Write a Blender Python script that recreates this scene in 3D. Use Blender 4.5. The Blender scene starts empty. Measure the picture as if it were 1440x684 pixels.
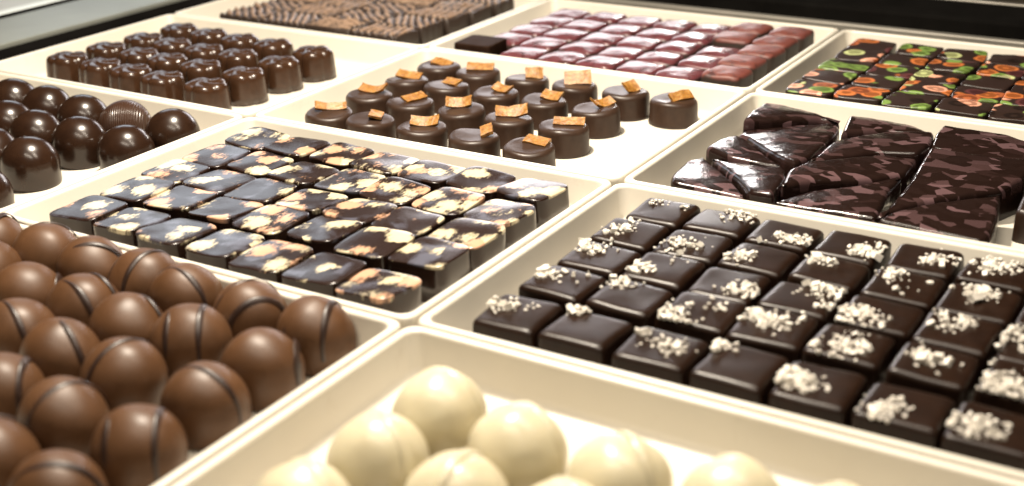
import bpy, bmesh, math, random
from mathutils import Vector, Matrix, noise
rnd = random.Random(11)
S = 0.17                     # metres per plan unit (one tray is 1.3236 x 1 units)
W = 1.3236
FL = -0.090                  # tray floor below the rim, plan units
scene = bpy.context.scene
C = scene.collection

# ------------------------------------------------------------------ camera
cam = bpy.data.cameras.new('camera'); co = bpy.data.objects.new('camera', cam); C.objects.link(co)
co.location = (1.4765*S, -2.0242*S, 1.2240*S)
co.rotation_euler = (1.17633, 0.01722, 0.53431)
cam.sensor_width = 36; cam.lens = 1828.88/1440*36
cam.clip_start = 0.01; cam.clip_end = 50
cam.dof.use_dof = True; cam.dof.focus_distance = 3.75*S; cam.dof.aperture_fstop = 8.0; cam.dof.aperture_blades = 7
scene.camera = co
# ------------------------------------------------------------------ world, lamps, exposure
wd = bpy.data.worlds.new('World'); scene.world = wd; wd.use_nodes = True
bg = wd.node_tree.nodes['Background']; bg.inputs[0].default_value = (1.0, 0.86, 0.68, 1); bg.inputs[1].default_value = 0.012

def area(name, loc, target, size, sizey, power, col, shape='RECTANGLE'):
    l = bpy.data.lights.new(name, 'AREA'); l.shape = shape; l.size = size; l.size_y = sizey; l.energy = power; l.color = col
    o = bpy.data.objects.new(name, l); C.objects.link(o); o.location = [c*S for c in loc]
    d = Vector([c*S for c in target]) - o.location
    o.rotation_euler = d.to_track_quat('-Z', 'Y').to_euler()
    return o
WARM = (1.0, 0.885, 0.73)
area('case_lamp', (-0.9, 0.95, 3.3), (-0.85, 0.9, 0), 0.06, 0.06, 10.0, WARM, 'DISK')
area('added_front_fill', (0.3, -0.9, 3.0), (0.2, -0.1, 0), 0.36, 0.03, 1.4, WARM)  # added fill, brightens the tray walls that face the camera
area('added_bevel_strip', (0.85, 0.45, 2.8), (0.85, 0.45, 0), 0.30, 0.020, 1.4, WARM)  # added strip that draws bright lines along the squares' near bevels
area('ceiling_bounce_fill', (-0.6, 1.4, 3.6), (-0.6, 1.2, 0), 0.55, 0.16, 0.25, WARM)  # soft fill added in place of light bounced off the case ceiling
area('sheen_light', (-5.6, 4.6, 2.0), (-1.0, 0.8, 0), 0.34, 0.30, 0.8, (0.80, 0.90, 1.0))
area('sheen_light', (-3.2, 6.6, 1.25), (-0.9, 2.4, 0), 0.42, 0.24, 1.9, (1.0, 0.95, 0.97))  # added unseen panel, lays a pale sheen on the ruby tops
area('ruby_glint_light', (-2.05, 6.6, 1.12), (-0.4, 2.4, 0), 0.05, 0.05, 0.5, (1.0, 0.97, 0.92), 'DISK')  # small light added to put white glints on the ruby tops
scene.view_settings.view_transform = 'Standard'; scene.view_settings.look = 'None'
scene.view_settings.exposure = 0.0; scene.view_settings.gamma = 1.0; scene.view_settings.use_curve_mapping = False

# ------------------------------------------------------------------ material helpers
def mat(name):
    m = bpy.data.materials.new(name); m.use_nodes = True
    nt = m.node_tree; b = nt.nodes['Principled BSDF']
    return m, nt, b
def N(nt, typ, **kw):
    n = nt.nodes.new(typ)
    for k, v in kw.items(): setattr(n, k, v)
    return n
def ramp(nt, stops, interp='LINEAR'):
    r = N(nt, 'ShaderNodeValToRGB'); r.color_ramp.interpolation = interp
    e = r.color_ramp.elements
    while len(e) > 1: e.remove(e[-1])
    e[0].position = stops[0][0]; e[0].color = (*stops[0][1], 1)
    for p, c in stops[1:]:
        x = e.new(p); x.color = (*c, 1)
    return r
def coords(nt, jitter=True):
    """object coordinates moved by each object's own random number"""
    tc = N(nt, 'ShaderNodeTexCoord')
    if not jitter: return tc.outputs['Object']
    oi = N(nt, 'ShaderNodeObjectInfo')
    mu = N(nt, 'ShaderNodeMath', operation='MULTIPLY'); mu.inputs[1].default_value = 7.3
    nt.links.new(oi.outputs['Random'], mu.inputs[0])
    ad = N(nt, 'ShaderNodeVectorMath', operation='ADD')
    nt.links.new(tc.outputs['Object'], ad.inputs[0]); nt.links.new(mu.outputs[0], ad.inputs[1])
    return ad.outputs[0]
def noise_tex(nt, vec, scale, detail=4, rough=0.55, dist=0.0):
    n = N(nt, 'ShaderNodeTexNoise'); n.inputs['Scale'].default_value = scale; n.inputs['Detail'].default_value = detail
    n.inputs['Roughness'].default_value = rough; n.inputs['Distortion'].default_value = dist
    nt.links.new(vec, n.inputs['Vector']); return n
def bump(nt, b, h, strength, dist=0.0004, prev=None):
    bp = N(nt, 'ShaderNodeBump'); bp.inputs['Strength'].default_value = strength; bp.inputs['Distance'].default_value = dist
    nt.links.new(h, bp.inputs['Height'])
    if prev: nt.links.new(prev, bp.inputs['Normal'])
    nt.links.new(bp.outputs[0], b.inputs['Normal']); return bp.outputs[0]
def chocolate(name, c1, c2, rough, bumpiness=0.25, scale=220, spec=0.5, coat=0.0):
    m, nt, b = mat(name); v = coords(nt)
    n = noise_tex(nt, v, scale, 5)
    r = ramp(nt, [(0.3, c1), (0.7, c2)]); nt.links.new(n.outputs[0], r.inputs[0]); nt.links.new(r.outputs[0], b.inputs['Base Color'])
    n2 = noise_tex(nt, v, scale*0.45, 3)
    mr = N(nt, 'ShaderNodeMapRange'); mr.inputs[3].default_value = rough-0.07; mr.inputs[4].default_value = rough+0.09
    nt.links.new(n2.outputs[0], mr.inputs[0]); nt.links.new(mr.outputs[0], b.inputs['Roughness'])
    b.inputs['Specular IOR Level'].default_value = spec
    if coat: b.inputs['Coat Weight'].default_value = coat; b.inputs['Coat Roughness'].default_value = 0.12
    bump(nt, b, noise_tex(nt, v, scale*1.6, 4).outputs[0], bumpiness)
    return m
DK1, DK2 = (0.014, 0.0065, 0.0036), (0.023, 0.011, 0.0062)
M = {}
M['salted'] = chocolate('salted_dark_chocolate', (0.0105, 0.0045, 0.0023), (0.017, 0.0074, 0.0038), 0.33, 0.15, 160, 0.28)
M['dark'] = chocolate('dark_chocolate', DK1, DK2, 0.38, 0.2)
M['bare'] = chocolate('bare_dark_chocolate', DK1, DK2, 0.65, 0.2, 220, 0.05)
M['orange_base'] = chocolate('dip_dark_chocolate', (0.028, 0.0145, 0.009), (0.039, 0.021, 0.013), 0.38, 0.2, 220, 0.35)
M['flower'] = chocolate('moulded_dark_chocolate', (0.032, 0.0145, 0.007), (0.048, 0.022, 0.011), 0.22, 0.15)
M['dome'] = chocolate('glossy_dark_chocolate', (0.017, 0.0075, 0.004), (0.027, 0.0125, 0.0065), 0.23, 0.12, 130)
M['milk'] = chocolate('milk_chocolate', (0.072, 0.0325, 0.0132), (0.096, 0.0445, 0.0192), 0.43, 0.12, 120, 0.34)
M['stripe'] = chocolate('dark_stripe', (0.020, 0.009, 0.006), (0.032, 0.015, 0.009), 0.4, 0.1)
M['white'] = chocolate('white_chocolate', (0.52, 0.46, 0.315), (0.59, 0.535, 0.38), 0.30, 0.10, 90)
M['white'].node_tree.nodes['Principled BSDF'].inputs['Subsurface Weight'].default_value = 0.15
M['white'].node_tree.nodes['Principled BSDF'].inputs['Subsurface Radius'].default_value = (0.004, 0.003, 0.0015)

# comb-textured dome: fine curved lines
m, nt, b = mat('combed_dark_chocolate'); v = coords(nt, False)
b.inputs['Base Color'].default_value = (0.045, 0.021, 0.012, 1); b.inputs['Roughness'].default_value = 0.3
wv = N(nt, 'ShaderNodeTexWave'); wv.bands_direction = 'X'; wv.inputs['Scale'].default_value = 260; wv.inputs['Distortion'].default_value = 1.0
wv.inputs['Detail'].default_value = 0; nt.links.new(v, wv.inputs['Vector']); bump(nt, b, wv.outputs[0], 0.6, 0.0006)
M['combed'] = m

# tray porcelain / melamine
m, nt, b = mat('cream_white_tray'); v = coords(nt)
n = noise_tex(nt, v, 14, 4); r = ramp(nt, [(0.3, (0.63, 0.585, 0.50)), (0.7, (0.68, 0.64, 0.555))])
nt.links.new(n.outputs[0], r.inputs[0]); nt.links.new(r.outputs[0], b.inputs['Base Color'])
ns = noise_tex(nt, v, 55, 6, 0.7, 0.6); rs = ramp(nt, [(0.60, (0, 0, 0)), (0.78, (0.22, 0.22, 0.22))]); nt.links.new(ns.outputs[0], rs.inputs[0])
xs = N(nt, 'ShaderNodeMix', data_type='RGBA'); nt.links.new(rs.outputs[0], xs.inputs[0]); nt.links.new(r.outputs[0], xs.inputs[6]); xs.inputs[7].default_value = (0.34, 0.25, 0.16, 1); nt.links.new(xs.outputs[2], b.inputs['Base Color'])
rr2 = N(nt, 'ShaderNodeMapRange'); rr2.inputs[3].default_value = 0.26; rr2.inputs[4].default_value = 0.42; nt.links.new(ns.outputs[0], rr2.inputs[0]); nt.links.new(rr2.outputs[0], b.inputs['Roughness'])
n = noise_tex(nt, v, 300, 3); bump(nt, b, n.outputs[0], 0.06, 0.0003)
M['tray'] = m

# blotched cocoa-butter top: cream and peach smears on dark, silver-blue lustre
m, nt, b = mat('blotched_chocolate'); v = coords(nt)
mp = N(nt, 'ShaderNodeMapping'); mp.inputs['Scale'].default_value = (1, 1, 0.25); nt.links.new(v, mp.inputs[0]); v = mp.outputs[0]
tc = N(nt, 'ShaderNodeTexCoord'); sx = N(nt, 'ShaderNodeSeparateXYZ'); nt.links.new(tc.outputs['Object'], sx.inputs[0])
top = N(nt, 'ShaderNodeMapRange'); top.inputs[1].default_value = 0.086*S; top.inputs[2].default_value = 0.0905*S
nt.links.new(sx.outputs['Z'], top.inputs[0])
mpf = N(nt, 'ShaderNodeMapping'); mpf.inputs['Scale'].default_value = (1.0, 0.35, 1); nt.links.new(v, mpf.inputs[0]); fine = noise_tex(nt, mpf.outputs[0], 520, 5, 0.75)
def patch(scale, lo, hi, off):
    mpp = N(nt, 'ShaderNodeMapping'); mpp.inputs['Location'].default_value = (off, off*1.7, 0); nt.links.new(v, mpp.inputs[0])
    a = noise_tex(nt, mpp.outputs[0], scale, 1.5, 0.5, 0.5)
    s = N(nt, 'ShaderNodeMath', operation='MULTIPLY_ADD'); s.inputs[1].default_value = 0.24; nt.links.new(fine.outputs[0], s.inputs[0]); nt.links.new(a.outputs[0], s.inputs[2])
    q = N(nt, 'ShaderNodeMapRange'); q.inputs[1].default_value = lo+0.12; q.inputs[2].default_value = hi+0.12; nt.links.new(s.outputs[0], q.inputs[0])
    w_ = N(nt, 'ShaderNodeMath', operation='MULTIPLY'); nt.links.new(q.outputs[0], w_.inputs[0]); nt.links.new(top.outputs[0], w_.inputs[1])
    return w_.outputs[0]
nzw = noise_tex(nt, v, 220, 3, 0.6); vs = N(nt, 'ShaderNodeVectorMath', operation='SCALE'); vs.inputs[3].default_value = 0.005; nt.links.new(nzw.outputs['Color'], vs.inputs[0])
vw = N(nt, 'ShaderNodeVectorMath', operation='ADD'); nt.links.new(v, vw.inputs[0]); nt.links.new(vs.outputs[0], vw.inputs[1])
cell = N(nt, 'ShaderNodeTexVoronoi'); cell.inputs['Scale'].default_value = 80; nt.links.new(vw.outputs[0], cell.inputs['Vector'])
csep = N(nt, 'ShaderNodeSeparateColor'); nt.links.new(cell.outputs['Color'], csep.inputs[0])
def dab(lo, hi):
    d = N(nt, 'ShaderNodeMath', operation='MULTIPLY_ADD'); d.inputs[1].default_value = 0.95; nt.links.new(fine.outputs[0], d.inputs[0]); nt.links.new(cell.outputs['Distance'], d.inputs[2])
    q = N(nt, 'ShaderNodeMapRange'); q.inputs[1].default_value = 1.02; q.inputs[2].default_value = 0.84; nt.links.new(d.outputs[0], q.inputs[0])
    g = N(nt, 'ShaderNodeMath', operation='GREATER_THAN'); g.inputs[1].default_value = lo; nt.links.new(csep.outputs[0], g.inputs[0])
    l = N(nt, 'ShaderNodeMath', operation='LESS_THAN'); l.inputs[1].default_value = hi; nt.links.new(csep.outputs[0], l.inputs[0])
    m1 = N(nt, 'ShaderNodeMath', operation='MULTIPLY'); nt.links.new(g.outputs[0], m1.inputs[0]); nt.links.new(l.outputs[0], m1.inputs[1])
    m2 = N(nt, 'ShaderNodeMath', operation='MULTIPLY'); nt.links.new(m1.outputs[0], m2.inputs[0]); nt.links.new(q.outputs[0], m2.inputs[1])
    m3 = N(nt, 'ShaderNodeMath', operation='MULTIPLY'); nt.links.new(m2.outputs[0], m3.inputs[0]); nt.links.new(top.outputs[0], m3.inputs[1])
    return m3.outputs[0]
def mixc(fac, a, bcol):
    x = N(nt, 'ShaderNodeMix', data_type='RGBA'); nt.links.new(fac, x.inputs[0])
    if isinstance(a, tuple): x.inputs[6].default_value = (*a, 1)
    else: nt.links.new(a, x.inputs[6])
    x.inputs[7].default_value = (*bcol, 1); return x.outputs[2]
c = mixc(patch(70, 0.55, 0.72, 0.9), (0.018, 0.0085, 0.0055), (0.085, 0.085, 0.11))
c = mixc(dab(0.25, 0.55), c, (0.50, 0.29, 0.18))
c = mixc(dab(0.55, 1.01), c, (0.54, 0.465, 0.31))
nt.links.new(c, b.inputs['Base Color']); b.inputs['Roughness'].default_value = 0.24
bump(nt, b, fine.outputs[0], 0.1)
M['blotched'] = m

# slab shards: dark gloss with pale mauve angular flecks
m, nt, b = mat('flecked_slab_chocolate'); v = coords(nt)
mp = N(nt, 'ShaderNodeMapping'); mp.inputs['Scale'].default_value = (1.0, 1.5, 0.2); nt.links.new(v, mp.inputs[0])
vo = N(nt, 'ShaderNodeTexVoronoi'); vo.inputs['Scale'].default_value = 115; vo.inputs['Randomness'].default_value = 1
nt.links.new(mp.outputs[0], vo.inputs['Vector'])
sp = N(nt, 'ShaderNodeSeparateColor'); nt.links.new(vo.outputs['Color'], sp.inputs[0])
r = ramp(nt, [(0.0, (0.012, 0.0058, 0.0044)), (0.40, (0.015, 0.0075, 0.006)), (0.52, (0.020, 0.010, 0.0085)), (0.60, (0.055, 0.030, 0.030)), (0.78, (0.100, 0.057, 0.060)), (0.92, (0.045, 0.024, 0.023))], 'CONSTANT')
vo2 = N(nt, 'ShaderNodeTexVoronoi'); vo2.inputs['Scale'].default_value = 140; nt.links.new(mp.outputs[0], vo2.inputs['Vector'])
sp2 = N(nt, 'ShaderNodeSeparateColor'); nt.links.new(vo2.outputs['Color'], sp2.inputs[0])
gt = N(nt, 'ShaderNodeMath', operation='GREATER_THAN'); gt.inputs[1].default_value = 0.34; nt.links.new(sp2.outputs[1], gt.inputs[0])
xs = N(nt, 'ShaderNodeMix', data_type='RGBA'); nt.links.new(gt.outputs[0], xs.inputs[0]); xs.inputs[6].default_value = (0.014, 0.007, 0.0055, 1)
tcs = N(nt, 'ShaderNodeTexCoord'); szs = N(nt, 'ShaderNodeSeparateXYZ'); nt.links.new(tcs.outputs['Object'], szs.inputs[0])
tpz = N(nt, 'ShaderNodeMapRange'); tpz.inputs[1].default_value = 0.060*S; tpz.inputs[2].default_value = 0.068*S; nt.links.new(szs.outputs['Z'], tpz.inputs[0])
mz = N(nt, 'ShaderNodeMath', operation='MULTIPLY'); nt.links.new(gt.outputs[0], mz.inputs[0]); nt.links.new(tpz.outputs[0], mz.inputs[1]); nt.links.new(mz.outputs[0], xs.inputs[0])
nt.links.new(sp.outputs[0], r.inputs[0]); nt.links.new(r.outputs[0], xs.inputs[7]); nt.links.new(xs.outputs[2], b.inputs['Base Color'])
b.inputs['Roughness'].default_value = 0.2
bump(nt, b, noise_tex(nt, v, 140, 3).outputs[0], 0.28, 0.0012)
M['slab'] = m

# cocoa-dusted ridged top
m, nt, b = mat('cocoa_dusted_chocolate'); v = coords(nt)
geo = N(nt, 'ShaderNodeNewGeometry'); sx = N(nt, 'ShaderNodeSeparateXYZ'); nt.links.new(geo.outputs['Normal'], sx.inputs[0])
tc = N(nt, 'ShaderNodeTexCoord'); s2 = N(nt, 'ShaderNodeSeparateXYZ'); nt.links.new(tc.outputs['Object'], s2.inputs[0])
zz = N(nt, 'ShaderNodeMapRange'); zz.inputs[1].default_value = 0.088*S; zz.inputs[2].default_value = 0.105*S; nt.links.new(s2.outputs['Z'], zz.inputs[0])
n = noise_tex(nt, v, 420, 4, 0.7); mu = N(nt, 'ShaderNodeMath', operation='MULTIPLY'); nt.links.new(n.outputs[0], mu.inputs[0]); nt.links.new(zz.outputs[0], mu.inputs[1])
r = ramp(nt, [(0.0, (0.025, 0.015, 0.010)), (0.25, (0.030, 0.017, 0.011)), (0.50, (0.27, 0.175, 0.115))]); nt.links.new(mu.outputs[0], r.inputs[0])
nt.links.new(r.outputs[0], b.inputs['Base Color']); b.inputs['Roughness'].default_value = 0.55
bump(nt, b, n.outputs[0], 0.3)
M['cocoa'] = m

# ruby glaze: purple-red gloss on top, dark shell at the sides
def ruby(name, hi, rough, z0=0.080):
    m, nt, b = mat(name); v = coords(nt)
    tc = N(nt, 'ShaderNodeTexCoord'); s2 = N(nt, 'ShaderNodeSeparateXYZ'); nt.links.new(tc.outputs['Object'], s2.inputs[0])
    zz = N(nt, 'ShaderNodeMapRange'); zz.inputs[1].default_value = z0*S; zz.inputs[2].default_value = (z0+0.01)*S
    n = noise_tex(nt, v, 160, 5, 0.65)
    ad = N(nt, 'ShaderNodeMath', operation='MULTIPLY_ADD'); ad.inputs[1].default_value = 0.02*S; nt.links.new(n.outputs[0], ad.inputs[0]); nt.links.new(s2.outputs['Z'], ad.inputs[2]); nt.links.new(ad.outputs[0], zz.inputs[0])
    r = ramp(nt, [(0.35, (0.05, 0.015, 0.014)), (0.5, hi), (0.7, (0.09, 0.024, 0.024))]); nt.links.new(n.outputs[0], r.inputs[0])
    x = N(nt, 'ShaderNodeMix', data_type='RGBA'); nt.links.new(zz.outputs[0], x.inputs[0]); x.inputs[6].default_value = (0.024, 0.015, 0.010, 1); nt.links.new(r.outputs[0], x.inputs[7])
    nt.links.new(x.outputs[2], b.inputs['Base Color'])
    q = N(nt, 'ShaderNodeMapRange'); q.inputs[3].default_value = 0.5; q.inputs[4].default_value = rough; nt.links.new(zz.outputs[0], q.inputs[0]); nt.links.new(q.outputs[0], b.inputs['Roughness'])
    bump(nt, b, n.outputs[0], 0.45, 0.0008)
    return m
M['ruby'] = ruby('ruby_glazed_chocolate', (0.115, 0.034, 0.040), 0.25)
M['ruby_crumb'] = ruby('ruby_crumb_chocolate', (0.15, 0.042, 0.03), 0.5, 0.103)

# printed squares: round orange, green, pink motifs on dark
m, nt, b = mat('printed_chocolate'); v = coords(nt)
mp = N(nt, 'ShaderNodeMapping'); mp.inputs['Scale'].default_value = (1, 1, 0.15); nt.links.new(v, mp.inputs[0])
tc = N(nt, 'ShaderNodeTexCoord'); s2 = N(nt, 'ShaderNodeSeparateXYZ'); nt.links.new(tc.outputs['Object'], s2.inputs[0])
zz = N(nt, 'ShaderNodeMapRange'); zz.inputs[1].default_value = 0.087*S; zz.inputs[2].default_value = 0.088*S; nt.links.new(s2.outputs['Z'], zz.inputs[0])
nz = noise_tex(nt, mp.outputs[0], 160, 2)
vm = N(nt, 'ShaderNodeVectorMath', operation='SCALE'); vm.inputs[3].default_value = 0.0025; nt.links.new(nz.outputs['Color'], vm.inputs[0])
va = N(nt, 'ShaderNodeVectorMath', operation='ADD'); nt.links.new(mp.outputs[0], va.inputs[0]); nt.links.new(vm.outputs[0], va.inputs[1])
vo = N(nt, 'ShaderNodeTexVoronoi'); vo.inputs['Scale'].default_value = 72; nt.links.new(va.outputs[0], vo.inputs['Vector'])
sp = N(nt, 'ShaderNodeSeparateColor'); nt.links.new(vo.outputs['Color'], sp.inputs[0])
r = ramp(nt, [(0, (0.026, 0.014, 0.010)), (0.22, (0.50, 0.15, 0.04)), (0.42, (0.17, 0.27, 0.06)), (0.68, (0.36, 0.10, 0.035)), (0.75, (0.74, 0.36, 0.24)), (0.84, (0.46, 0.50, 0.22)), (0.92, (0.10, 0.03, 0.03))], 'CONSTANT')
nt.links.new(sp.outputs[0], r.inputs[0])
rg = N(nt, 'ShaderNodeMath', operation='MULTIPLY'); rg.inputs[1].default_value = 17; nt.links.new(vo.outputs['Distance'], rg.inputs[0])
sn = N(nt, 'ShaderNodeMath', operation='SINE'); nt.links.new(rg.outputs[0], sn.inputs[0])
rr = ramp(nt, [(0.0, (0.4, 0.38, 0.36)), (0.5, (1, 1, 1))]); nt.links.new(sn.outputs[0], rr.inputs[0])
mulc = N(nt, 'ShaderNodeMix', data_type='RGBA', blend_type='MULTIPLY'); mulc.inputs[0].default_value = 0.9; nt.links.new(r.outputs[0], mulc.inputs[6]); nt.links.new(rr.outputs[0], mulc.inputs[7])
ed = N(nt, 'ShaderNodeMapRange'); ed.inputs[1].default_value = 0.55; ed.inputs[2].default_value = 0.49; nt.links.new(vo.outputs['Distance'], ed.inputs[0])
fa = N(nt, 'ShaderNodeMath', operation='MULTIPLY'); nt.links.new(ed.outputs[0], fa.inputs[0]); nt.links.new(zz.outputs[0], fa.inputs[1])
x = N(nt, 'ShaderNodeMix', data_type='RGBA'); nt.links.new(fa.outputs[0], x.inputs[0]); x.inputs[6].default_value = (0.026, 0.014, 0.011, 1); nt.links.new(mulc.outputs[2], x.inputs[7])
nt.links.new(x.outputs[2], b.inputs['Base Color']); b.inputs['Roughness'].default_value = 0.35
bump(nt, b, noise_tex(nt, v, 250, 4).outputs[0], 0.3)
M['printed'] = m

# candied peel, salt
m, nt, b = mat('candied_orange_peel'); v = coords(nt)
n = noise_tex(nt, v, 380, 4, 0.6); r = ramp(nt, [(0.28, (0.16, 0.062, 0.009)), (0.5, (0.29, 0.130, 0.022)), (0.75, (0.42, 0.245, 0.08))])
nt.links.new(n.outputs[0], r.inputs[0]); nt.links.new(r.outputs[0], b.inputs['Base Color']); b.inputs['Roughness'].default_value = 0.42
b.inputs['Subsurface Weight'].default_value = 0.5; b.inputs['Subsurface Radius'].default_value = (0.004, 0.0018, 0.0006)
bump(nt, b, noise_tex(nt, v, 900, 3).outputs[0], 0.6, 0.0006)
M['peel'] = m
m, nt, b = mat('sea_salt'); b.inputs['Base Color'].default_value = (0.68, 0.64, 0.57, 1); b.inputs['Roughness'].default_value = 0.4
b.inputs['Subsurface Weight'].default_value = 0.3; b.inputs['Subsurface Radius'].default_value = (0.002, 0.002, 0.002)
M['salt'] = m

def plain(name, col, rough, metal=0.0, nscale=30, var=0.25):
    m, nt, b = mat(name); v = coords(nt)
    n = noise_tex(nt, v, nscale, 4); r = ramp(nt, [(0.3, tuple(c*(1-var) for c in col)), (0.7, tuple(c*(1+var) for c in col))])
    nt.links.new(n.outputs[0], r.inputs[0]); nt.links.new(r.outputs[0], b.inputs['Base Color'])
    b.inputs['Roughness'].default_value = rough; b.inputs['Metallic'].default_value = metal
    return m
M['black'] = plain('black_case_paint', (0.006, 0.0055, 0.005), 0.6)
M['black'].node_tree.nodes['Principled BSDF'].inputs['Specular IOR Level'].default_value = 0.0
M['base'] = plain('case_base_board', (0.05, 0.04, 0.03), 0.6)
M['steel'] = plain('satin_steel', (0.24, 0.25, 0.22), 0.42, 0.2, 12, 0.15)
M['glass_edge'] = plain('polished_glass_edge', (0.80, 0.86, 0.86), 0.25, 0.0, 20, 0.06)
M['shelf'] = plain('pale_grey_laminate', (0.42, 0.43, 0.41), 0.4, 0.0, 20, 0.08)
M['rail'] = plain('grey_aluminium_lip', (0.34, 0.32, 0.28), 0.4, 0.6, 20, 0.1)
M['brown'] = plain('dark_brown_panel', (0.035, 0.028, 0.018), 0.4)

# ------------------------------------------------------------------ object helpers
def link_bm(name, bm, material, parent=None, smooth=True, loc=None):
    me = bpy.data.meshes.new(name); bm.normal_update(); bm.to_mesh(me); bm.free()
    return link_mesh(name, me, material, parent, smooth, loc)
def link_mesh(name, me, material, parent=None, smooth=True, loc=None):
    o = bpy.data.objects.new(name, me); C.objects.link(o)
    if material and not me.materials: me.materials.append(material)
    if smooth and me.users <= 1: me.polygons.foreach_set('use_smooth', [True]*len(me.polygons))
    if parent: o.parent = parent
    if loc: o.location = [c*S for c in loc]
    return o
def tag(o, label, cat, group=None):
    o['label'] = label; o['category'] = cat
    if group: o['group'] = group
    return o
def loops_mesh(bm, loops, close_bottom=False, close_top=True):
    """skin consecutive vertex rings of equal length"""
    V = [[bm.verts.new([c*S for c in p]) for p in L] for L in loops]
    n = len(V[0])
    for a, b_ in zip(V[:-1], V[1:]):
        for i in range(n):
            bm.faces.new((a[i], a[(i+1) % n], b_[(i+1) % n], b_[i]))
    if close_top: bm.faces.new(V[-1])
    if close_bottom: bm.faces.new(list(reversed(V[0])))
    return V
def superring(a, b_, n, cnt, z):
    out = []
    for i in range(cnt):
        t = 2*math.pi*i/cnt; cx, sx_ = math.cos(t), math.sin(t)
        out.append((a*math.copysign(abs(cx)**(2/n), cx), b_*math.copysign(abs(sx_)**(2/n), sx_), z))
    return out
def rrect(x0, y0, x1, y1, r, z, k=5):
    out = []
    for cx, cy, a0 in ((x1-r, y1-r, 0), (x0+r, y1-r, 90), (x0+r, y0+r, 180), (x1-r, y0+r, 270)):
        for i in range(k):
            a = math.radians(a0+90*i/(k-1)); out.append((cx+r*math.cos(a), cy+r*math.sin(a), z))
    return out
def box_bm(bm, x0, y0, z0, x1, y1, z1, bev=0.0, seg=2):
    r = bmesh.ops.create_cube(bm, size=1)
    for v in r['verts']:
        v.co = Vector(((x0+x1)/2+v.co.x*(x1-x0), (y0+y1)/2+v.co.y*(y1-y0), (z0+z1)/2+v.co.z*(z1-z0)))*S
    if bev:
        es = list({e for v in r['verts'] for e in v.link_edges})
        bmesh.ops.bevel(bm, geom=es, offset=bev*S, segments=seg, affect='EDGES', profile=0.5)

# ------------------------------------------------------------------ display case (setting)
bm = bmesh.new(); box_bm(bm, -8, -6, -0.45, 8, 3.06, -0.095)
o = link_bm('display_case_floor', bm, M['base'], smooth=False); o['kind'] = 'structure'
case = bpy.data.objects.new('display_case', None); C.objects.link(case); case.location = (-0.4*S, 3.3*S, -0.095*S)
tag(case, 'black framed display case edge around the trays, steel sill along its left side', 'display case')
case_inv = Vector((-0.4, 3.3, -0.095))
def case_part(name, x0, y0, z0, x1, y1, z1, mt, bev=0.006):
    bm = bmesh.new(); c = case_inv
    box_bm(bm, x0-c.x, y0-c.y, z0-c.z, x1-c.x, y1-c.y, z1-c.z, bev)
    o = link_bm(name, bm, mt, case, False); return o
case_part('side_ledge', -2.86, -5, -0.0945, -2.67, 3.06, -0.012, M['black'])
case_part('steel_sill', -3.25, -5, -0.0945, -2.863, 3.75, 0.004, M['steel'])
case_part('black_gasket', -3.285, -5, -0.0945, -3.253, 3.75, 0.012, M['black'])
case_part('glass_edge', -3.35, -5, -0.0945, -3.288, 3.75, 0.014, M['glass_edge'])
case_part('pale_shelf', -6.5, -5, -0.0945, -3.353, 7.0, 0.004, M['shelf'])
case_part('aluminium_lip', -2.86, 3.063, -0.0945, 6, 3.10, 0.012, M['rail'])
case_part('black_rail', -2.86, 3.103, -0.0945, 6, 3.42, 0.07, M['black'], 0.012)
case_part('trim_strip', -2.86, 3.423, -0.0945, 6, 3.45, 0.075, M['rail'], 0.004)
case_part('brown_panel', -2.86, 3.453, -0.0945, 6, 6.5, 0.07, M['brown'])

# ------------------------------------------------------------------ trays
PROFILE = [(0.004, -0.075), (0.002, -0.006), (0.0028, 0.004), (0.0055, 0.0082), (0.010, 0.009), (0.016, 0.0088), (0.0198, 0.0070), (0.0218, 0.0015),
           (0.034, -0.066), (0.038, -0.076), (0.044, -0.083), (0.054, -0.0880), (0.066, FL)]
def make_tray(u0, v0, u1, v1, label, rot=0.0):
    bm = bmesh.new(); hw, hd = (u1-u0)/2, (v1-v0)/2
    loops = [rrect(-hw+i, -hd+i, hw-i, hd-i, 0.03, z, 6) for i, z in PROFILE]
    loops_mesh(bm, loops)
    o = link_bm('tray', bm, M['tray'], loc=((u0+u1)/2, (v0+v1)/2, -0.0))
    o.rotation_euler = (0, 0, math.radians(rot)); tag(o, label, 'tray', 'white chocolate trays')
    return o
trays = [
 (0, -1, 1, 'white tray nearest the camera holding the round white chocolates', 0.0),
 (0, 0, 1, 'white tray holding dark chocolate squares topped with salt flakes', 0.1),
 (0, 1, 1, 'white tray holding the glossy broken slabs with mauve flecks', -0.1),
 (0, 2, 1, 'white tray holding the orange and green printed chocolates', 0.1),
 (-1, -1, 1, 'white tray holding the round milk chocolates with dark stripes', 0.0),
 (-1, 0, 1, 'white tray holding the cream and peach blotched chocolate squares', -0.1),
 (-1, 1, 1, 'white tray holding round dark chocolates topped with candied orange peel', 0.1),
 (-1, 2, 1, 'white tray holding the shiny ruby red chocolates', 0.0),
 (-2, 0, 1, 'white tray holding the glossy smooth dark domes', 0.1),
 (-2, 1, 1, 'white tray holding the flower shaped moulded chocolates', -0.15),
 (-2, 2, 1, 'white tray holding the cocoa dusted ridged chocolates', 0.05)]
for iu, iv, k, lab, rot in trays:
    g = 0.003
    u0, u1 = iu*W+g, (iu+1)*W-g
    make_tray(u0, iv+g, u1, iv+1-g, lab, rot)

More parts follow.
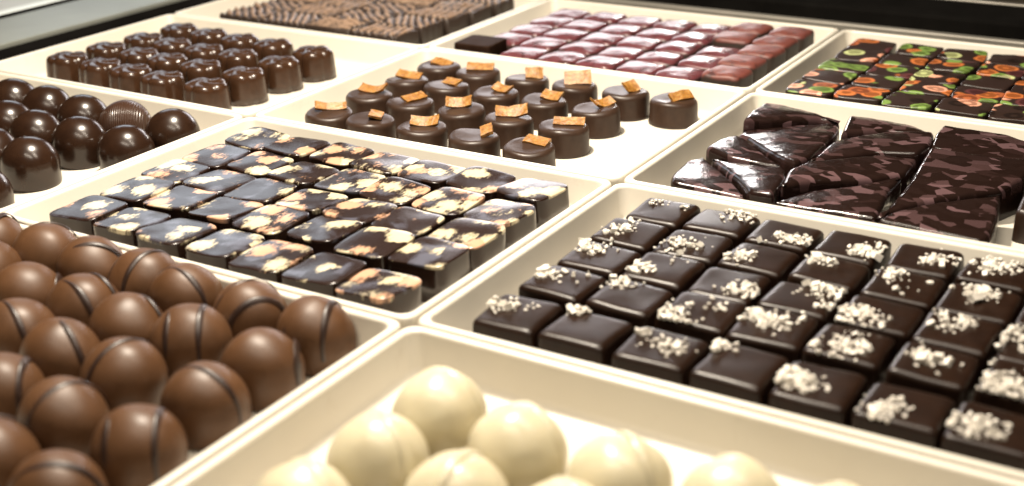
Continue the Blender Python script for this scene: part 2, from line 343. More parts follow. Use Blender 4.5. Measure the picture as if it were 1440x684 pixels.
ORD = ['first', 'second', 'third', 'fourth', 'fifth', 'sixth', 'seventh', 'eighth']
def pos(i, j, ni, nj):
    """which one in its row (i from the left) and which row (j from the front)"""
    a = 'leftmost' if i == 0 else ('rightmost' if i == ni-1 else ORD[i]+' from left')
    r = 'front row' if j == 0 else ('back row' if j == nj-1 else ORD[j]+' row from front')
    return a + ' in ' + r
def place(name, me, mt, u, v, rot=0.0, z=FL+0.0012):
    o = link_mesh(name, me, mt, loc=(u, v, z)); o.rotation_euler = (0, 0, rot); return o
def tomesh(name, bm):
    me = bpy.data.meshes.new(name); bm.normal_update(); bm.to_mesh(me); bm.free(); return me
def J(a): return rnd.uniform(-a, a)

# ------------------------------------------------------------------ salted squares
def square_mesh(name, a, h, bev, draft, n=9, cnt=48, dome=0.002, wob=0.0, seed=0, dy=0.0, tilt=0.0):
    bm = bmesh.new(); rr_ = random.Random(seed)
    prof = [(0, 0), (0.0, 0.0)]
    L = [superring(a, a, n, cnt, 0), superring(a-draft*0.4, a-draft*0.4, n, cnt, h*0.5), superring(a-draft, a-draft, n, cnt, h-bev)]
    for t in (0.2, 0.45, 0.7, 1.0):
        ang = t*math.pi/2; i = draft+bev*(1-math.cos(ang)); L.append(superring(a-i, a-i, n, cnt, h-bev+bev*math.sin(ang)))
    i = draft+bev
    for t in (0.85, 0.5, 0.2): L.append(superring((a-i)*t, (a-i)*t, n, cnt, h+dome*(1-t*t)))
    if dy or tilt:
        tx, ty = rr_.uniform(-tilt, tilt), rr_.uniform(-tilt, tilt)
        L = [[(x, y*(1+dy/a), z+(tx*x+ty*y)*(z/h)) for x, y, z in R] for R in L]
    if wob:
        L = [[(x+wob*noise.noise((x*9+seed, y*9, z*9)), y+wob*noise.noise((x*9, y*9+seed*3.1, z*9)), z+(wob*0.6*noise.noise((x*11, y*11, seed*2.7)) if z > h*0.7 else 0)) for x, y, z in R] for R in L]
    loops_mesh(bm, L, True, True)
    return tomesh(name, bm)
salted = [square_mesh('salted_square', 0.0802, 0.091, 0.014, 0.002, 12, 56, 0.001, 0.006, s, 0.0, 0.03) for s in range(4)]
def flake_mesh(spec, ztop, ctr, half=0.07):
    """a heap of jittered salt crystals; spec = (du, dv, spread, count)"""
    bm = bmesh.new()
    for du, dv, spread, cnt in spec:
        for k in range(cnt):
            r = 0.0027*rnd.lognormvariate(0, 0.5) + 0.0014
            x = du+rnd.gauss(0, spread); y = dv+rnd.gauss(0, spread*0.8)
            pile = max(0, 1-math.hypot(x-du, y-dv)/(spread*1.5))
            inside = abs(x) < half and abs(y) < half
            if not inside: x = max(-half-0.004, min(half+0.004, x)); y = max(-half-0.004, min(half+0.004, y))
            z = ztop + r*0.4 + pile*rnd.uniform(0, 0.007)
            res = bmesh.ops.create_icosphere(bm, subdivisions=1, radius=1) if rnd.random() < 0.6 else bmesh.ops.create_cube(bm, size=1.6)
            mtx = Matrix.Translation(Vector((x, y, z))*S) @ Matrix.Rotation(rnd.uniform(0, 6.28), 4, Vector((J(1), J(1), J(1)+0.01)).normalized()) @ Matrix.Diagonal((r*S*rnd.uniform(.7, 1.4), r*S*rnd.uniform(.7, 1.4), r*S*rnd.uniform(.6, 1.1), 1))
            for v in res['verts']:
                v.co = mtx @ (v.co*rnd.uniform(0.8, 1.2))
    return bm
SALT = {  # (col,row): list of (u, v, spread, count)
 (0, 0): [(0.133, 0.175, 0.018, 26), (0.19, 0.2, 0.012, 6)],
 (1, 0): [(0.284, 0.245, 0.014, 22)],
 (2, 0): [(0.521, 0.163, 0.022, 24), (0.47, 0.2, 0.018, 7)],
 (3, 0): [(0.62, 0.235, 0.016, 18)],
 (4, 0): [(0.8, 0.161, 0.021, 60)],
 (5, 0): [(0.982, 0.128, 0.021, 46)],
 (6, 0): [(1.139, 0.15, 0.021, 60)],
 (0, 1): [(0.133, 0.366, 0.018, 32), (0.19, 0.38, 0.02, 4)],
 (1, 1): [(0.304, 0.396, 0.016, 26)],
 (2, 1): [(0.476, 0.317, 0.024, 40), (0.54, 0.385, 0.02, 8)],
 (3, 1): [(0.655, 0.387, 0.026, 56)],
 (4, 1): [(0.843, 0.339, 0.026, 56)],
 (5, 1): [(0.992, 0.368, 0.02, 40)],
 (6, 1): [(1.157, 0.326, 0.028, 80)],
 (0, 2): [(0.153, 0.549, 0.022, 36)],
 (1, 2): [(0.306, 0.505, 0.016, 28), (0.36, 0.55, 0.03, 4)],
 (2, 2): [(0.559, 0.499, 0.022, 46)],
 (3, 2): [(0.718, 0.585, 0.024, 50), (0.74, 0.5, 0.012, 8)],
 (4, 2): [(0.824, 0.498, 0.026, 64)],
 (5, 2): [(1.009, 0.56, 0.022, 44)],
 (6, 2): [(1.142, 0.54, 0.026, 50)],
 (0, 3): [(0.162, 0.704, 0.022, 34)],
 (1, 3): [(0.337, 0.683, 0.023, 34)],
 (2, 3): [(0.485, 0.678, 0.017, 36)],
 (3, 3): [(0.653, 0.74, 0.016, 30)],
 (4, 3): [(0.829, 0.742, 0.016, 38), (0.87, 0.68, 0.03, 5)],
 (5, 3): [(1.025, 0.74, 0.022, 46)],
 (0, 4): [(0.16, 0.912, 0.012, 10), (0.245, 0.895, 0.006, 3)],
 (1, 4): [(0.384, 0.912, 0.022, 30)],
 (2, 4): [(0.561, 0.835, 0.022, 46)],
 (3, 4): [(0.735, 0.851, 0.022, 52)],
 (4, 4): [(0.899, 0.873, 0.023, 34)],
 (5, 4): [(1.02, 0.89, 0.024, 50)],
 (6, 3): [(1.19, 0.7, 0.024, 40)],
 (6, 4): [(1.19, 0.87, 0.024, 40)]}
rows_v = [0.165, 0.362, 0.528, 0.698, 0.872]
for j in range(5):
    for i in range(7):
        u = 0.172+0.1675*i+J(0.006)+0.005*j; v = rows_v[j]+J(0.006)
        o = place('salted_chocolate', salted[(i*3+j) % 4], M['salted'], u, v, J(0.03)+(math.pi/2)*((i+j) % 4))
        big = sum(s[3] for s in SALT[(i, j)])
        amt = 'a big salt heap' if big >= 50 else ('some salt flakes' if big >= 30 else 'a few salt flakes')
        tag(o, f'dark chocolate square with {amt}, {pos(i, j, 7, 5)}', 'chocolate', 'salted dark chocolate squares')
        rz = o.rotation_euler.z; cr, sr = math.cos(-rz), math.sin(-rz)
        spec = []
        for (su, sv, spd, cnt) in SALT[(i, j)]:
            dx, dy = su-u, sv-v; dx = max(-.066, min(.066, dx)); dy = max(-.066, min(.066, dy))
            spec.append((dx*cr-dy*sr, dx*sr+dy*cr, spd*1.2, int(cnt*1.75)))
        f = link_bm('salt_flakes', flake_mesh(spec, 0.0895, None), M['salt'], o, smooth=False); f['kind'] = 'stuff'
# stray salt on the tray
bm = flake_mesh([(0.075, 0.56, .02, 6), (0.09, 0.45, .02, 4), (0.10, 0.3, .015, 3)], FL+0.006, None, 0.7)
o = link_bm('salt_crumbs', bm, M['salt'], None, False); o['kind'] = 'stuff'; tag(o, 'loose salt crumbs fallen on the tray beside the salted squares', 'salt')

# ------------------------------------------------------------------ blotched squares
blot = [square_mesh('blotched_square', 0.0808, 0.094, 0.004, 0.002, 5.0, 56, 0.001, 0.007, s+20, 0.003, 0.04) for s in range(5)]
vrows = [0.160, 0.340, 0.490, 0.660, 0.838]
tint = {}
for j in range(5):
    for i in range(7):
        u = -1.150+0.1625*i+J(0.006); v = vrows[j]+J(0.006)+(-0.004*i if j == 0 else 0)
        o = place('blotched_chocolate', blot[(i*2+j*3) % 5], M['blotched'], u, v, J(0.03)+math.pi*rnd.randrange(2))
        tag(o, f'dark chocolate square blotched cream and peach, {pos(i, j, 7, 5)}', 'chocolate', 'cream and peach blotched squares')

# ------------------------------------------------------------------ orange peel rounds
def lathe(name, prof, seg=40, wob=0.0, seed=0):
    bm = bmesh.new()
    L = [[(r*math.cos(2*math.pi*i/seg), r*math.sin(2*math.pi*i/seg), z) for i in range(seg)] for r, z in prof]
    if wob: L = [[(x*(1+wob*noise.noise((x*8, y*8, z*8+seed))), y*(1+wob*noise.noise((x*8, y*8, z*8+seed))), z+wob*0.2*noise.noise((x*9, y*9, seed*1.3))*(1 if z > .02 else 0)) for x, y, z in R] for R in L]
    loops_mesh(bm, L, True, True)
    return tomesh(name, bm)
rounds = [lathe('round_chocolate', [(0.083, 0), (0.0845, 0.004), (0.081, 0.012), (0.0805, 0.066), (0.079, 0.074), (0.074, 0.0805), (0.067, 0.083), (0.055, 0.0828), (0.03, 0.0822), (0.01, 0.082)], 48, 0.05, s) for s in range(4)]
def peel_mesh(l, w, t, curl, seed):
    bm = bmesh.new(); nx, ny = 8, 3; top = []; bot = []
    for a in range(nx+1):
        x = (a/nx-0.5)*l
        z = curl*((2*a/nx-1)**2)
        row_t = []; row_b = []
        for b_ in range(ny+1):
            y = (b_/ny-0.5)*w*(1+0.12*noise.noise((x*30, seed, 0)))
            e = 0.0012*noise.noise((x*120, y*120, seed))+0.0025*noise.noise((x*40, y*40, seed))
            row_t.append(bm.verts.new(Vector((x+0.003*noise.noise((y*60, seed, 3)), y, z+t+e))*S)); row_b.append(bm.verts.new(Vector((x, y, z))*S))
        top.append(row_t); bot.append(row_b)
    for a in range(nx):
        for b_ in range(ny):
            bm.faces.new((top[a][b_], top[a+1][b_], top[a+1][b_+1], top[a][b_+1]))
            bm.faces.new((bot[a][b_], bot[a][b_+1], bot[a+1][b_+1], bot[a+1][b_]))
        bm.faces.new((top[a][0], bot[a][0], bot[a+1][0], top[a+1][0])); bm.faces.new((top[a][ny], top[a+1][ny], bot[a+1][ny], bot[a][ny]))
    for b_ in range(ny):
        bm.faces.new((top[0][b_], top[0][b_+1], bot[0][b_+1], bot[0][b_])); bm.faces.new((top[nx][b_], bot[nx][b_], bot[nx][b_+1], top[nx][b_+1]))
    return bm
# peel: (angle in the plan, deg; roll about its long axis, deg; length, width, du, dv)
PEEL = {(0,0): (38,62,.115,.035,-.01,.02), (1,0): (118,25,.085,.05,.005,.02), (2,0): (25,55,.10,.045,0,.02), (3,0): (-58,35,.085,.045,.03,.03), (4,0): (0,25,.085,.052,.01,.03),
        (0,1): (10,30,.105,.05,.0,.03), (1,1): (75,35,.10,.042,.0,.02), (2,1): (28,65,.095,.048,-.02,.02), (3,1): (30,60,.115,.052,.0,.02), (4,1): (22,48,.11,.042,.01,.02),
        (0,2): (10,35,.10,.048,.0,.02), (1,2): (-15,35,.085,.042,.01,.02), (2,2): (-15,38,.085,.045,.02,.02), (3,2): (0,40,.075,.055,.02,.02), (4,2): (65,40,.09,.045,.01,.02),
        (0,3): (-5,30,.09,.048,.0,.02), (1,3): (22,50,.11,.045,.0,.02), (2,3): (32,70,.07,.055,.02,.02), (3,3): (30,80,.105,.065,.0,.02), (4,3): (70,65,.06,.055,.01,.01), (5,3): (58,55,.09,.045,.02,.01)}
ocol = [-1.152, -0.98, -0.782, -0.59, -0.393]
orow = [1.196, 1.416, 1.638, 1.850]
for (i, j), (ang, roll, l, w, du, dv) in PEEL.items():
    u = ocol[i]+J(0.004) if i < 5 else -0.210
    v = orow[j]+J(0.005)
    o = place('orange_topped_chocolate', rounds[(i+2*j) % 4], M['orange_base'], u, v, J(3))
    if i == 5: lab = 'round dark chocolate with orange peel standing alone at right of the back row'
    else: lab = f'round dark chocolate with candied orange peel, {pos(i, j, 6 if j == 3 else 5, 4)}'
    tag(o, lab, 'chocolate', 'round chocolates with orange peel')
    pm = peel_mesh(l*0.9, w*0.85, 0.009, 0.011*rnd.uniform(-0.3, 1.3), i*3.7+j*1.9)
    p = link_bm('orange_peel', pm, M['peel'], o, smooth=False)
    mx = Matrix.Rotation(-o.rotation_euler.z, 4, 'Z') @ Matrix.Translation(Vector((du, dv, 0.083+0.4*w*math.sin(math.radians(roll*0.55))-0.004))*S) @ Matrix.Rotation(math.radians(ang), 4, 'Z') @ Matrix.Rotation(math.radians(roll*0.55), 4, 'X') @ Matrix.Rotation(J(0.12), 4, 'Y')
    p.matrix_local = mx

# ------------------------------------------------------------------ domes, truffles
def dome_prof(r, skirt, lip=0.0, n=12, pole=0.003):
    p = [(r*0.955, 0), (r*0.975, 0.006), (r*(1-lip), skirt*0.6), (r, skirt)]
    for k in range(1, n+1):
        a = k/n*math.pi/2
        p.append((max(r*math.cos(a), pole), skirt+r*math.sin(a)))
    return p
domes = [lathe('smooth_dome', dome_prof(0.087, 0.058, 0.03), 56, 0.015, s) for s in range(3)]
DOME = [(-2.241, 0.828), (-2.06, 0.816), (-1.862, 0.795), (-1.687, 0.812), (-1.478, 0.811), (-2.034, 0.632), (-1.862, 0.6), (-1.682, 0.616), (-1.483, 0.618), (-1.84, 0.407), (-1.658, 0.399), (-1.56, 0.145)]
DL = ['leftmost in back row at photo edge', 'second from left in back row', 'third from left in back row', 'just left of the rightmost in back row', 'rightmost in back row',
      'leftmost in second row from back', 'second from left in second row from back', 'third from left in second row from back', 'rightmost in second row from back, beside the tray rim',
      'left one of the front pair', 'right one of the front pair', 'cut off by left photo edge, lowest of all']
for k, (u, v) in enumerate(DOME):
    m_ = M['combed'] if k == 3 else M['dome']
    if k == 3:
        me = domes[0].copy(); o = place('dome_chocolate', me, None, u, v, 0.6); me.materials.clear(); me.materials.append(m_)
        me.polygons.foreach_set('use_smooth', [True]*len(me.polygons))
    else: o = place('dome_chocolate', domes[k % 3], m_, u, v, J(3))
    tag(o, ('dark dome with fine combed lines, ' if k == 3 else 'smooth glossy dark dome, ')+DL[k], 'chocolate', 'dark chocolate domes')

TP = [(0.074, 0), (0.0795, 0.006), (0.0825, 0.018), (0.0852, 0.036)]+dome_prof(0.0870, 0.058, 0.0, 14)[3:]
truf = [lathe('truffle_body', TP, 56, 0.055, s+5) for s in range(4)]
def stripe_bm(r, skirt, off, wid, zmin, up=1.0):
    """a raised band where the plane x = off cuts the dome"""
    bm = bmesh.new(); rows = []
    n = 28
    for k in range(n+1):
        t = -1+2*k/n
        pts = []; wid_ = wid*(1+0.45*noise.noise((t*2.2, off*40, wid*100)))
        for x, lift in ((off-wid_, -0.002), (off-wid_*0.55, 0.0017), (off, 0.0026), (off+wid_*0.55, 0.0017), (off+wid_, -0.002)):
            lift *= up; rc = math.sqrt(max((r+lift)**2-x*x, 1e-6))
            a = t*math.pi/2*1.0
            y, z = rc*math.sin(a), skirt+rc*math.cos(a)
            pts.append((x, y, z))
        rows.append(pts)
    lo = [(x, y*0.995, max(zmin, skirt*0.7)) for x, y, z in rows[0]]; hi = [(x, y*0.995, max(zmin, skirt*0.7)) for x, y, z in rows[-1]]
    rows = [lo]+rows+[hi]
    V = [[bm.verts.new(Vector(p)*S) for p in R] for R in rows]
    for a, b_ in zip(V[:-1], V[1:]):
        for i in range(4): bm.faces.new((a[i], b_[i], b_[i+1], a[i+1]))
    return bm
FWD = math.degrees(math.atan2(0.857, -0.515))          # plan direction pointing away from the camera
TRUF = [  # u, v, [(line direction relative to away-from-camera, deg (+ = turned to the right), offset)]
 (-1.225,-0.100,[(10,.03)]), (-1.038,-0.088,[(75,-.035)]), (-0.861,-0.100,[(80,.02)]), (-0.698,-0.092,[(32,.015),(32,-.05)]), (-0.552,-0.106,[(-55,-.02)]), (-0.358,-0.110,[(50,-.015),(62,.055)][:2]), (-0.170,-0.114,[(0,-.06),(8,.035)]),
 (-1.080,-0.235,[(40,-.02)]), (-0.885,-0.278,[(-10,.075)]), (-0.714,-0.263,[(-50,-.03),(-50,.045)]), (-0.540,-0.297,[(-45,.05)]), (-0.383,-0.269,[(-3,-.042),(-3,.028)]), (-0.176,-0.282,[(-8,.072)]),
 (-0.737,-0.426,[(-40,-.015)]), (-0.569,-0.456,[(-42,.008)]), (-0.391,-0.455,[(42,.0)]), (-0.175,-0.450,[(-65,-.01)]),
 (-0.557,-0.619,[(-5,.05)]), (-0.363,-0.635,[(42,.01)]), (-0.161,-0.640,[(-4,-.048),(-4,.042)]),
 (-0.367,-0.800,[(60,-.03)]), (-0.171,-0.822,[(80,.02)])]
TL = ['leftmost in back row by photo edge', 'second from left in back row', 'third from left in back row', 'fourth from left in back row', 'third from right in back row', 'second from right in back row', 'rightmost in back row at the tray corner',
      'left edge of photo in second row', 'second from left in second row', 'third from left in second row', 'third from right in second row', 'second from right in second row', 'rightmost in second row, by the tray rim',
      'leftmost in third row', 'second from left in third row', 'second from right in third row', 'rightmost in third row, by the tray rim',
      'leftmost in fourth row by photo edge', 'middle of fourth row', 'rightmost in fourth row, by the tray rim', 'bottom left corner of photo', 'lowest by the bottom edge of photo']
for k, (u, v, st) in enumerate(TRUF):
    o = place('striped_truffle', truf[k % 4], M['milk'], u-0.010, v+0.022, 0)
    word = 'two dark stripes' if len(st) > 1 else 'one dark stripe'
    tag(o, f'round milk chocolate with {word}, {TL[k]}', 'chocolate', 'striped milk chocolate truffles')
    for d, off in st:
        s_ = link_bm('stripe', stripe_bm(0.0876, 0.058, off, 0.0056, 0.01, 0.45), M['stripe'], o)
        s_.rotation_euler = (0, 0, math.radians(FWD-90-d))

# ------------------------------------------------------------------ white truffles
def ball_mesh(name, r, seed):
    bm = bmesh.new(); bmesh.ops.create_uvsphere(bm, u_segments=48, v_segments=28, radius=r)
    for v in bm.verts:
        p = v.co; n1 = noise.noise(p*9+Vector((seed*3.3, 0, 0))); n2 = noise.noise(p*22+Vector((0, seed*2.1, 0)))
        p = p*(1+0.06*n1+0.022*n2)
        z = p.z
        if z < -0.45*r: k = min(1, (-0.45*r-z)/(0.3*r)); p = Vector((p.x*(1-0.02*k)+p.x*0.06*k, p.y, z))
        p.z = max(p.z, -0.80*r)
        v.co = (p+Vector((0, 0, 0.80*r)))*S
    return tomesh(name, bm)
balls = [ball_mesh('white_ball', 0.091, s) for s in range(4)]
WHITE = [(0.253,-0.266,[(-50,.03)]),(0.448,-0.308,[(-35,.04)]),(0.651,-0.313,[(-20,.03)]),(0.845,-0.290,[(-40,.04)]),(1.028,-0.285,[(-30,.03)]),(0.248,-0.455,[(-30,.02)]),(0.440,-0.495,[(30,.0)]),(0.638,-0.485,[(-30,.02)]),(0.229,-0.645,[(-40,.03)])]
WL = ['leftmost in back row, nearest the tray corner', 'second from left in back row', 'third from left in back row', 'fourth from left in back row', 'rightmost in back row',
      'leftmost in second row', 'middle of second row', 'rightmost in second row', 'lowest left by the bottom edge']
for k, (u, v, st) in enumerate(WHITE):
    o = place('white_truffle', balls[k % 4], M['white'], u, v, J(3))
    tag(o, f'round white chocolate with a raised ridge, {WL[k]}', 'chocolate', 'round white chocolates')
    for d, off in st:
        s_ = link_bm('ridge', stripe_bm(0.0922, 0.0728, off, 0.012, 0.045, 0.8), M['white'], o)
        s_.rotation_euler = (0, 0, math.radians(FWD-90-d)-o.rotation_euler.z)

# ------------------------------------------------------------------ flowers
def flower_mesh(name, seed):
    bm = bmesh.new(); seg = 60; L = []
    def ring(r, z, depth, lift=0.0, tw=0.0):
        out = []
        for i in range(seg):
            t = 2*math.pi*i/seg
            lobe = abs(math.cos(2.5*(t+tw)))           # five lobes, sharp valleys
            rr_ = r*(1-depth*(1-lobe)**1.6)
            out.append((rr_*math.cos(t), rr_*math.sin(t), z+lift*lobe))
        return out
    L = [ring(0.086, 0, .10), ring(0.0845, 0.03, .11), ring(0.081, 0.075, .13), ring(0.079, 0.090, .14), ring(0.076, 0.097, .15, .003), ring(0.070, 0.101, .16, .006), ring(0.060, 0.101, .2, .009, .15),
         ring(0.050, 0.100, .25, .012, .3), ring(0.042, 0.102, .22, .010, .5), ring(0.034, 0.107, .2, .006, .7), ring(0.024, 0.108, .15, .006, .9), ring(0.014, 0.112, .1, .003), ring(0.005, 0.113, 0)]
    loops_mesh(bm, L, True, True)
    return tomesh(name, bm)
fl = [flower_mesh('flower_body', s) for s in range(2)]
fcol = [-2.402, -2.22, -2.05, -1.87, -1.663]; frow = [1.228, 1.412, 1.59, 1.78]
for j in range(4):
    for i in range(5):
        u = fcol[i]+J(0.006)-0.012*(3-j); v = frow[j]+J(0.006)+(0.02-0.012*i)
        o = place('flower_chocolate', fl[(i+j) % 2], M['flower'], u, v, math.radians(14)+J(0.14)+2*math.pi/5*rnd.randrange(5))
        tag(o, f'flower shaped moulded dark chocolate, {pos(i, j, 5, 4)}', 'chocolate', 'flower shaped chocolates')

# ------------------------------------------------------------------ broken slabs
SLAB = {
'A1': [(0.106, 1.676), (0.092, 1.769), (0.09, 1.908), (0.143, 1.925), (0.261, 1.902), (0.355, 1.838), (0.294, 1.858), (0.206, 1.761)],
'A2': [(0.123, 1.584), (0.118, 1.653), (0.21, 1.749), (0.322, 1.847), (0.361, 1.808), (0.372, 1.728), (0.385, 1.447), (0.37, 1.356), (0.338, 1.375), (0.258, 1.456), (0.155, 1.573)],
'A3': [(0.101, 1.389), (0.102, 1.494), (0.128, 1.565), (0.165, 1.547), (0.27, 1.424), (0.34, 1.353), (0.266, 1.343), (0.186, 1.346)],
'A4': [(0.134, 1.343), (0.191, 1.332), (0.272, 1.328), (0.348, 1.341), (0.378, 1.263), (0.404, 1.078), (0.339, 1.083), (0.27, 1.189), (0.19, 1.279)],
'A5': [(0.13, 1.078), (0.106, 1.136), (0.09, 1.282), (0.114, 1.351), (0.188, 1.269), (0.269, 1.179), (0.336, 1.078), (0.244, 1.078)],
'B1': [(0.402, 1.727), (0.372, 1.91), (0.433, 1.925), (0.562, 1.925), (0.634, 1.872), (0.507, 1.83)],
'B2': [(0.411, 1.677), (0.515, 1.802), (0.639, 1.843), (0.657, 1.729), (0.648, 1.621), (0.542, 1.595), (0.397, 1.439), (0.401, 1.641)],
'B3': [(0.405, 1.402), (0.549, 1.57), (0.653, 1.602), (0.657, 1.453), (0.601, 1.37), (0.465, 1.26), (0.41, 1.167), (0.384, 1.308)],
'B4': [(0.412, 1.094), (0.476, 1.227), (0.609, 1.342), (0.658, 1.42), (0.655, 1.303), (0.68, 1.078)],
'C1': [(0.673, 1.722), (0.658, 1.845), (0.66, 1.925), (0.737, 1.925), (0.838, 1.925), (0.915, 1.887), (0.953, 1.732), (0.856, 1.702), (0.744, 1.7)],
'C2': [(0.68, 1.689), (0.75, 1.675), (0.863, 1.67), (0.955, 1.694), (0.955, 1.529), (0.919, 1.424), (0.823, 1.33), (0.764, 1.263), (0.708, 1.163), (0.69, 1.113), (0.698, 1.357)],
'C3': [(0.696, 1.082), (0.718, 1.157), (0.77, 1.237), (0.829, 1.304), (0.925, 1.397), (0.946, 1.25), (0.955, 1.111), (0.942, 1.078)],
'D1': [(0.985, 1.44), (0.99, 1.7), (1.2, 1.7), (1.2, 1.28), (0.992, 1.3)]}
SLL = {'A1': 'back shard of the left broken slab', 'A2': 'large second shard from the back of the left slab', 'A3': 'narrow middle shard at the left slab edge', 'A4': 'shard at right front of the left slab', 'A5': 'shiny left front corner shard of the left slab',
       'B1': 'back shard of the middle broken slab', 'B2': 'second shard from the back of the middle slab', 'B3': 'third shard from the back of the middle slab', 'B4': 'front shard of the middle broken slab',
       'C1': 'back shard of the right broken slab', 'C2': 'large middle shard of the right slab', 'C3': 'front shard of the right broken slab', 'D1': 'plain dark piece behind tray rim at the right photo edge'}
def resample(P, step):
    out = []
    n = len(P)
    for i in range(n):
        a, b_ = Vector(P[i]), Vector(P[(i+1) % n]); d = (b_-a).length; k = max(1, round(d/step))
        for t in range(k): out.append(a+(b_-a)*t/k)
    return out
def smooth_poly(P, it=2):
    for _ in range(it):
        n = len(P); P = [P[i]*0.5+(P[i-1]+P[(i+1) % n])*0.25 for i in range(n)]
    return P
def inset_poly(P, d):
    n = len(P); out = []
    for i in range(n):
        t = (P[(i+1) % n]-P[i-1]); t.normalize() if t.length else None
        out.append(P[i]+Vector((-t.y, t.x))*d)
    return out
def shard(key, P):
    uc = {'A': 0.24, 'B': 0.53, 'C': 0.82, 'D': 1.1}[key[0]]; P = [(uc+(u-uc)*1.07, v) for u, v in P]
    ar = sum(P[i][0]*P[(i+1) % len(P)][1]-P[(i+1) % len(P)][0]*P[i][1] for i in range(len(P)))
    if ar < 0: P = P[::-1]
    cx = sum(p[0] for p in P)/len(P); cy = sum(p[1] for p in P)/len(P)
    Q = smooth_poly(resample([(x-cx, y-cy) for x, y in P], 0.012), 2)
    Q = inset_poly(Q, -0.0005)
    bm = bmesh.new(); L = []
    seed = hash_key(key); h = 0.088+0.004*math.sin(seed*2.1)
    tx, ty = 0.05*math.sin(seed*1.7), 0.045*math.cos(seed*2.9)
    for ins, z in ((0.0, 0.0), (0.0005, 0.05), (0.001, h-0.017), (0.0028, h-0.010), (0.006, h-0.0045), (0.0105, h-0.001), (0.0145, h)):
        R = inset_poly(Q, ins) if ins else Q
        L.append([(p.x, p.y, z+((tx*p.x+ty*p.y)*(z > 0.06))+0.0018*noise.noise((p.x*24+seed, p.y*24, z))) for p in R])
    V = loops_mesh(bm, L, True, True)
    bmesh.ops.triangulate(bm, faces=[f for f in bm.faces if len(f.verts) > 4])
    o = link_bm('slab_shard', bm, M['slab'] if key != 'D1' else M['dark'], None, True, (cx, cy, FL+0.0012))
    o.data.set_sharp_from_angle(angle=math.radians(40))
    tag(o, ('glossy dark chocolate with mauve flecks, ' if key != 'D1' else 'dark chocolate, ')+SLL[key], 'chocolate', 'broken chocolate slabs')
def hash_key(k): return (ord(k[0])*7+ord(k[1])*13) % 97
for k, P in SLAB.items(): shard(k, P)

# ------------------------------------------------------------------ cocoa dusted ridged pieces
def ridged_mesh(name, ax, ay, h, seed):
    rr_ = random.Random(seed); bm = bmesh.new(); nx, ny = 44, 28
    ang = rr_.uniform(-0.5, 0.5)+(1.9 if rr_.random() < 0.3 else 0.45); k = rr_.uniform(165, 205)
    ang2 = ang+rr_.uniform(0.5, 1.3)
    def zt(x, y):
        w1 = 0.014*noise.noise((x*9+seed, y*9, 0)); w2 = 0.045*noise.noise((x*9, y*9+seed, 7))
        q = x*math.cos(ang)+y*math.sin(ang)+w1; q2 = x*math.cos(ang2)+y*math.sin(ang2)+w2
        mk = min(1, max(0, 3+3*noise.noise((x*9+seed*2, y*9, 3))))
        rg = mk*math.sin(q*k)+(1-mk)*math.sin(q2*k*0.8+1)
        amp = 0.009*max(0.2, 0.8+0.9*noise.noise((x*17, y*17, seed)))
        e = min(ax-abs(x), ay-abs(y)); fall = min(1, e/0.010)
        return h-0.010*(1-fall)**2+amp*rg*(0.3+0.7*fall)+0.004*noise.noise((x*13+seed, y*13, 4))
    G = [[bm.verts.new(Vector((x, y, zt(x, y)))*S) for y in [(-1+2*b_/ny)*ay for b_ in range(ny+1)]] for x in [(-1+2*a/nx)*ax for a in range(nx+1)]]
    for a in range(nx):
        for b_ in range(ny): bm.faces.new((G[a][b_], G[a+1][b_], G[a+1][b_+1], G[a][b_+1]))
    rim = [G[a][0] for a in range(nx+1)]+[G[nx][b_] for b_ in range(1, ny+1)]+[G[a][ny] for a in range(nx-1, -1, -1)]+[G[0][b_] for b_ in range(ny-1, 0, -1)]
    low = [bm.verts.new((v.co.x*1.02, v.co.y*1.02, 0)) for v in rim]; n = len(rim)
    for i in range(n): bm.faces.new((low[i], low[(i+1) % n], rim[(i+1) % n], rim[i]))
    bm.faces.new(list(reversed(low)))
    return tomesh(name, bm)
rid = [ridged_mesh('ridged_bar', 0.112, 0.0775, 0.100, s) for s in range(6)]
for j in range(5):
    for i in range(4):
        u = -2.33+0.2365*i+J(0.008)+0.012*j; v = 2.165+0.168*j+J(0.006)
        o = place('ridged_chocolate', rid[(i*5+j*2) % 6], M['cocoa'], u, v, J(0.03)+(math.pi if (i+j) % 2 else 0))
        tag(o, f'cocoa dusted chocolate with ridged top, {pos(i, j, 4, 5)}', 'chocolate', 'cocoa dusted ridged chocolates')

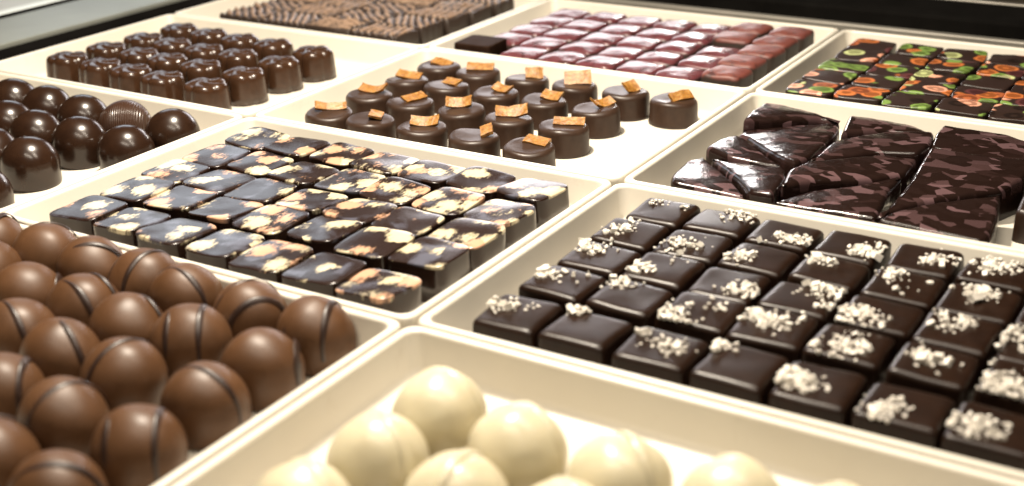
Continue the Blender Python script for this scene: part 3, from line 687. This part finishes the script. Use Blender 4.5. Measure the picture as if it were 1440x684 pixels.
# ------------------------------------------------------------------ ruby chocolates
def pillow_mesh(name, a, h, seed):
    bm = bmesh.new(); cnt = 48; n = 5.5; L = []
    for i, z in ((0, 0), (0.002, 0.05), (0.003, h-0.022), (0.006, h-0.014)): L.append(superring(a-i, a-i, n, cnt, z))
    for t in (0.88, 0.78, 0.64, 0.48, 0.3, 0.12): L.append(superring(a*t, a*t, 2+(n-2)*t, cnt, h-0.014+0.012*(1-t**3)))
    L = [[(x+0.004*noise.noise((x*10+seed, y*10, 0)), y+0.004*noise.noise((x*10, y*10+seed, 5)), z+(0.005*noise.noise((x*16+seed*3, y*16, 2)) if z > h*.7 else 0)) for x, y, z in R] for R in L]
    loops_mesh(bm, L, True, True); return tomesh(name, bm)
pil = [pillow_mesh('ruby_body', 0.0812, 0.094, s*1.7) for s in range(5)]
pil2 = [pillow_mesh('ruby_crumb_body', 0.0785, 0.118, s*2.3+11) for s in range(3)]
for j in range(5):
    for i in range(7):
        u = -1.130+0.1630*i+J(0.006); v = 2.155+0.167*j+J(0.006)
        if (i, j) == (0, 0):
            me = square_mesh('bare_block', 0.08, 0.11, 0.006, 0.001, 12, 48, 0.0, 0.003, 77)
            o = place('ruby_chocolate', me, M['bare'], u-0.02, v-0.01, 0.05)
            tag(o, 'bare dark chocolate block without red top, front left corner of the ruby tray', 'chocolate', 'ruby red chocolates'); continue
        crumb = i == 6 or (i == 5 and j >= 3)
        o = place('ruby_chocolate', (pil2[(i+j) % 3] if crumb else pil[(i*2+j) % 5]), M['ruby_crumb'] if crumb else M['ruby'], u, v, J(0.05)+math.pi/2*rnd.randrange(4))
        tag(o, ('brick red matt crumbed chocolate, ' if crumb else 'shiny ruby red chocolate, ')+pos(i, j, 7, 5), 'chocolate', 'ruby red chocolates')

# ------------------------------------------------------------------ printed chocolates
prn = [square_mesh('printed_square', 0.0815, 0.093, 0.005, 0.002, 7, 48, 0.001, 0.008, s+40) for s in range(4)]
for j in range(5):
    for i in range(5):
        u = 0.165+0.1655*i+J(0.008)+0.003*j; v = 2.155+0.163*j+J(0.008)
        o = place('printed_chocolate', prn[(i+2*j) % 4], M['printed'], u, v, J(0.07)+math.pi/2*rnd.randrange(4))
        tag(o, f'dark chocolate square with orange and green print, {pos(i, j, 5, 5)}', 'chocolate', 'orange and green printed squares')
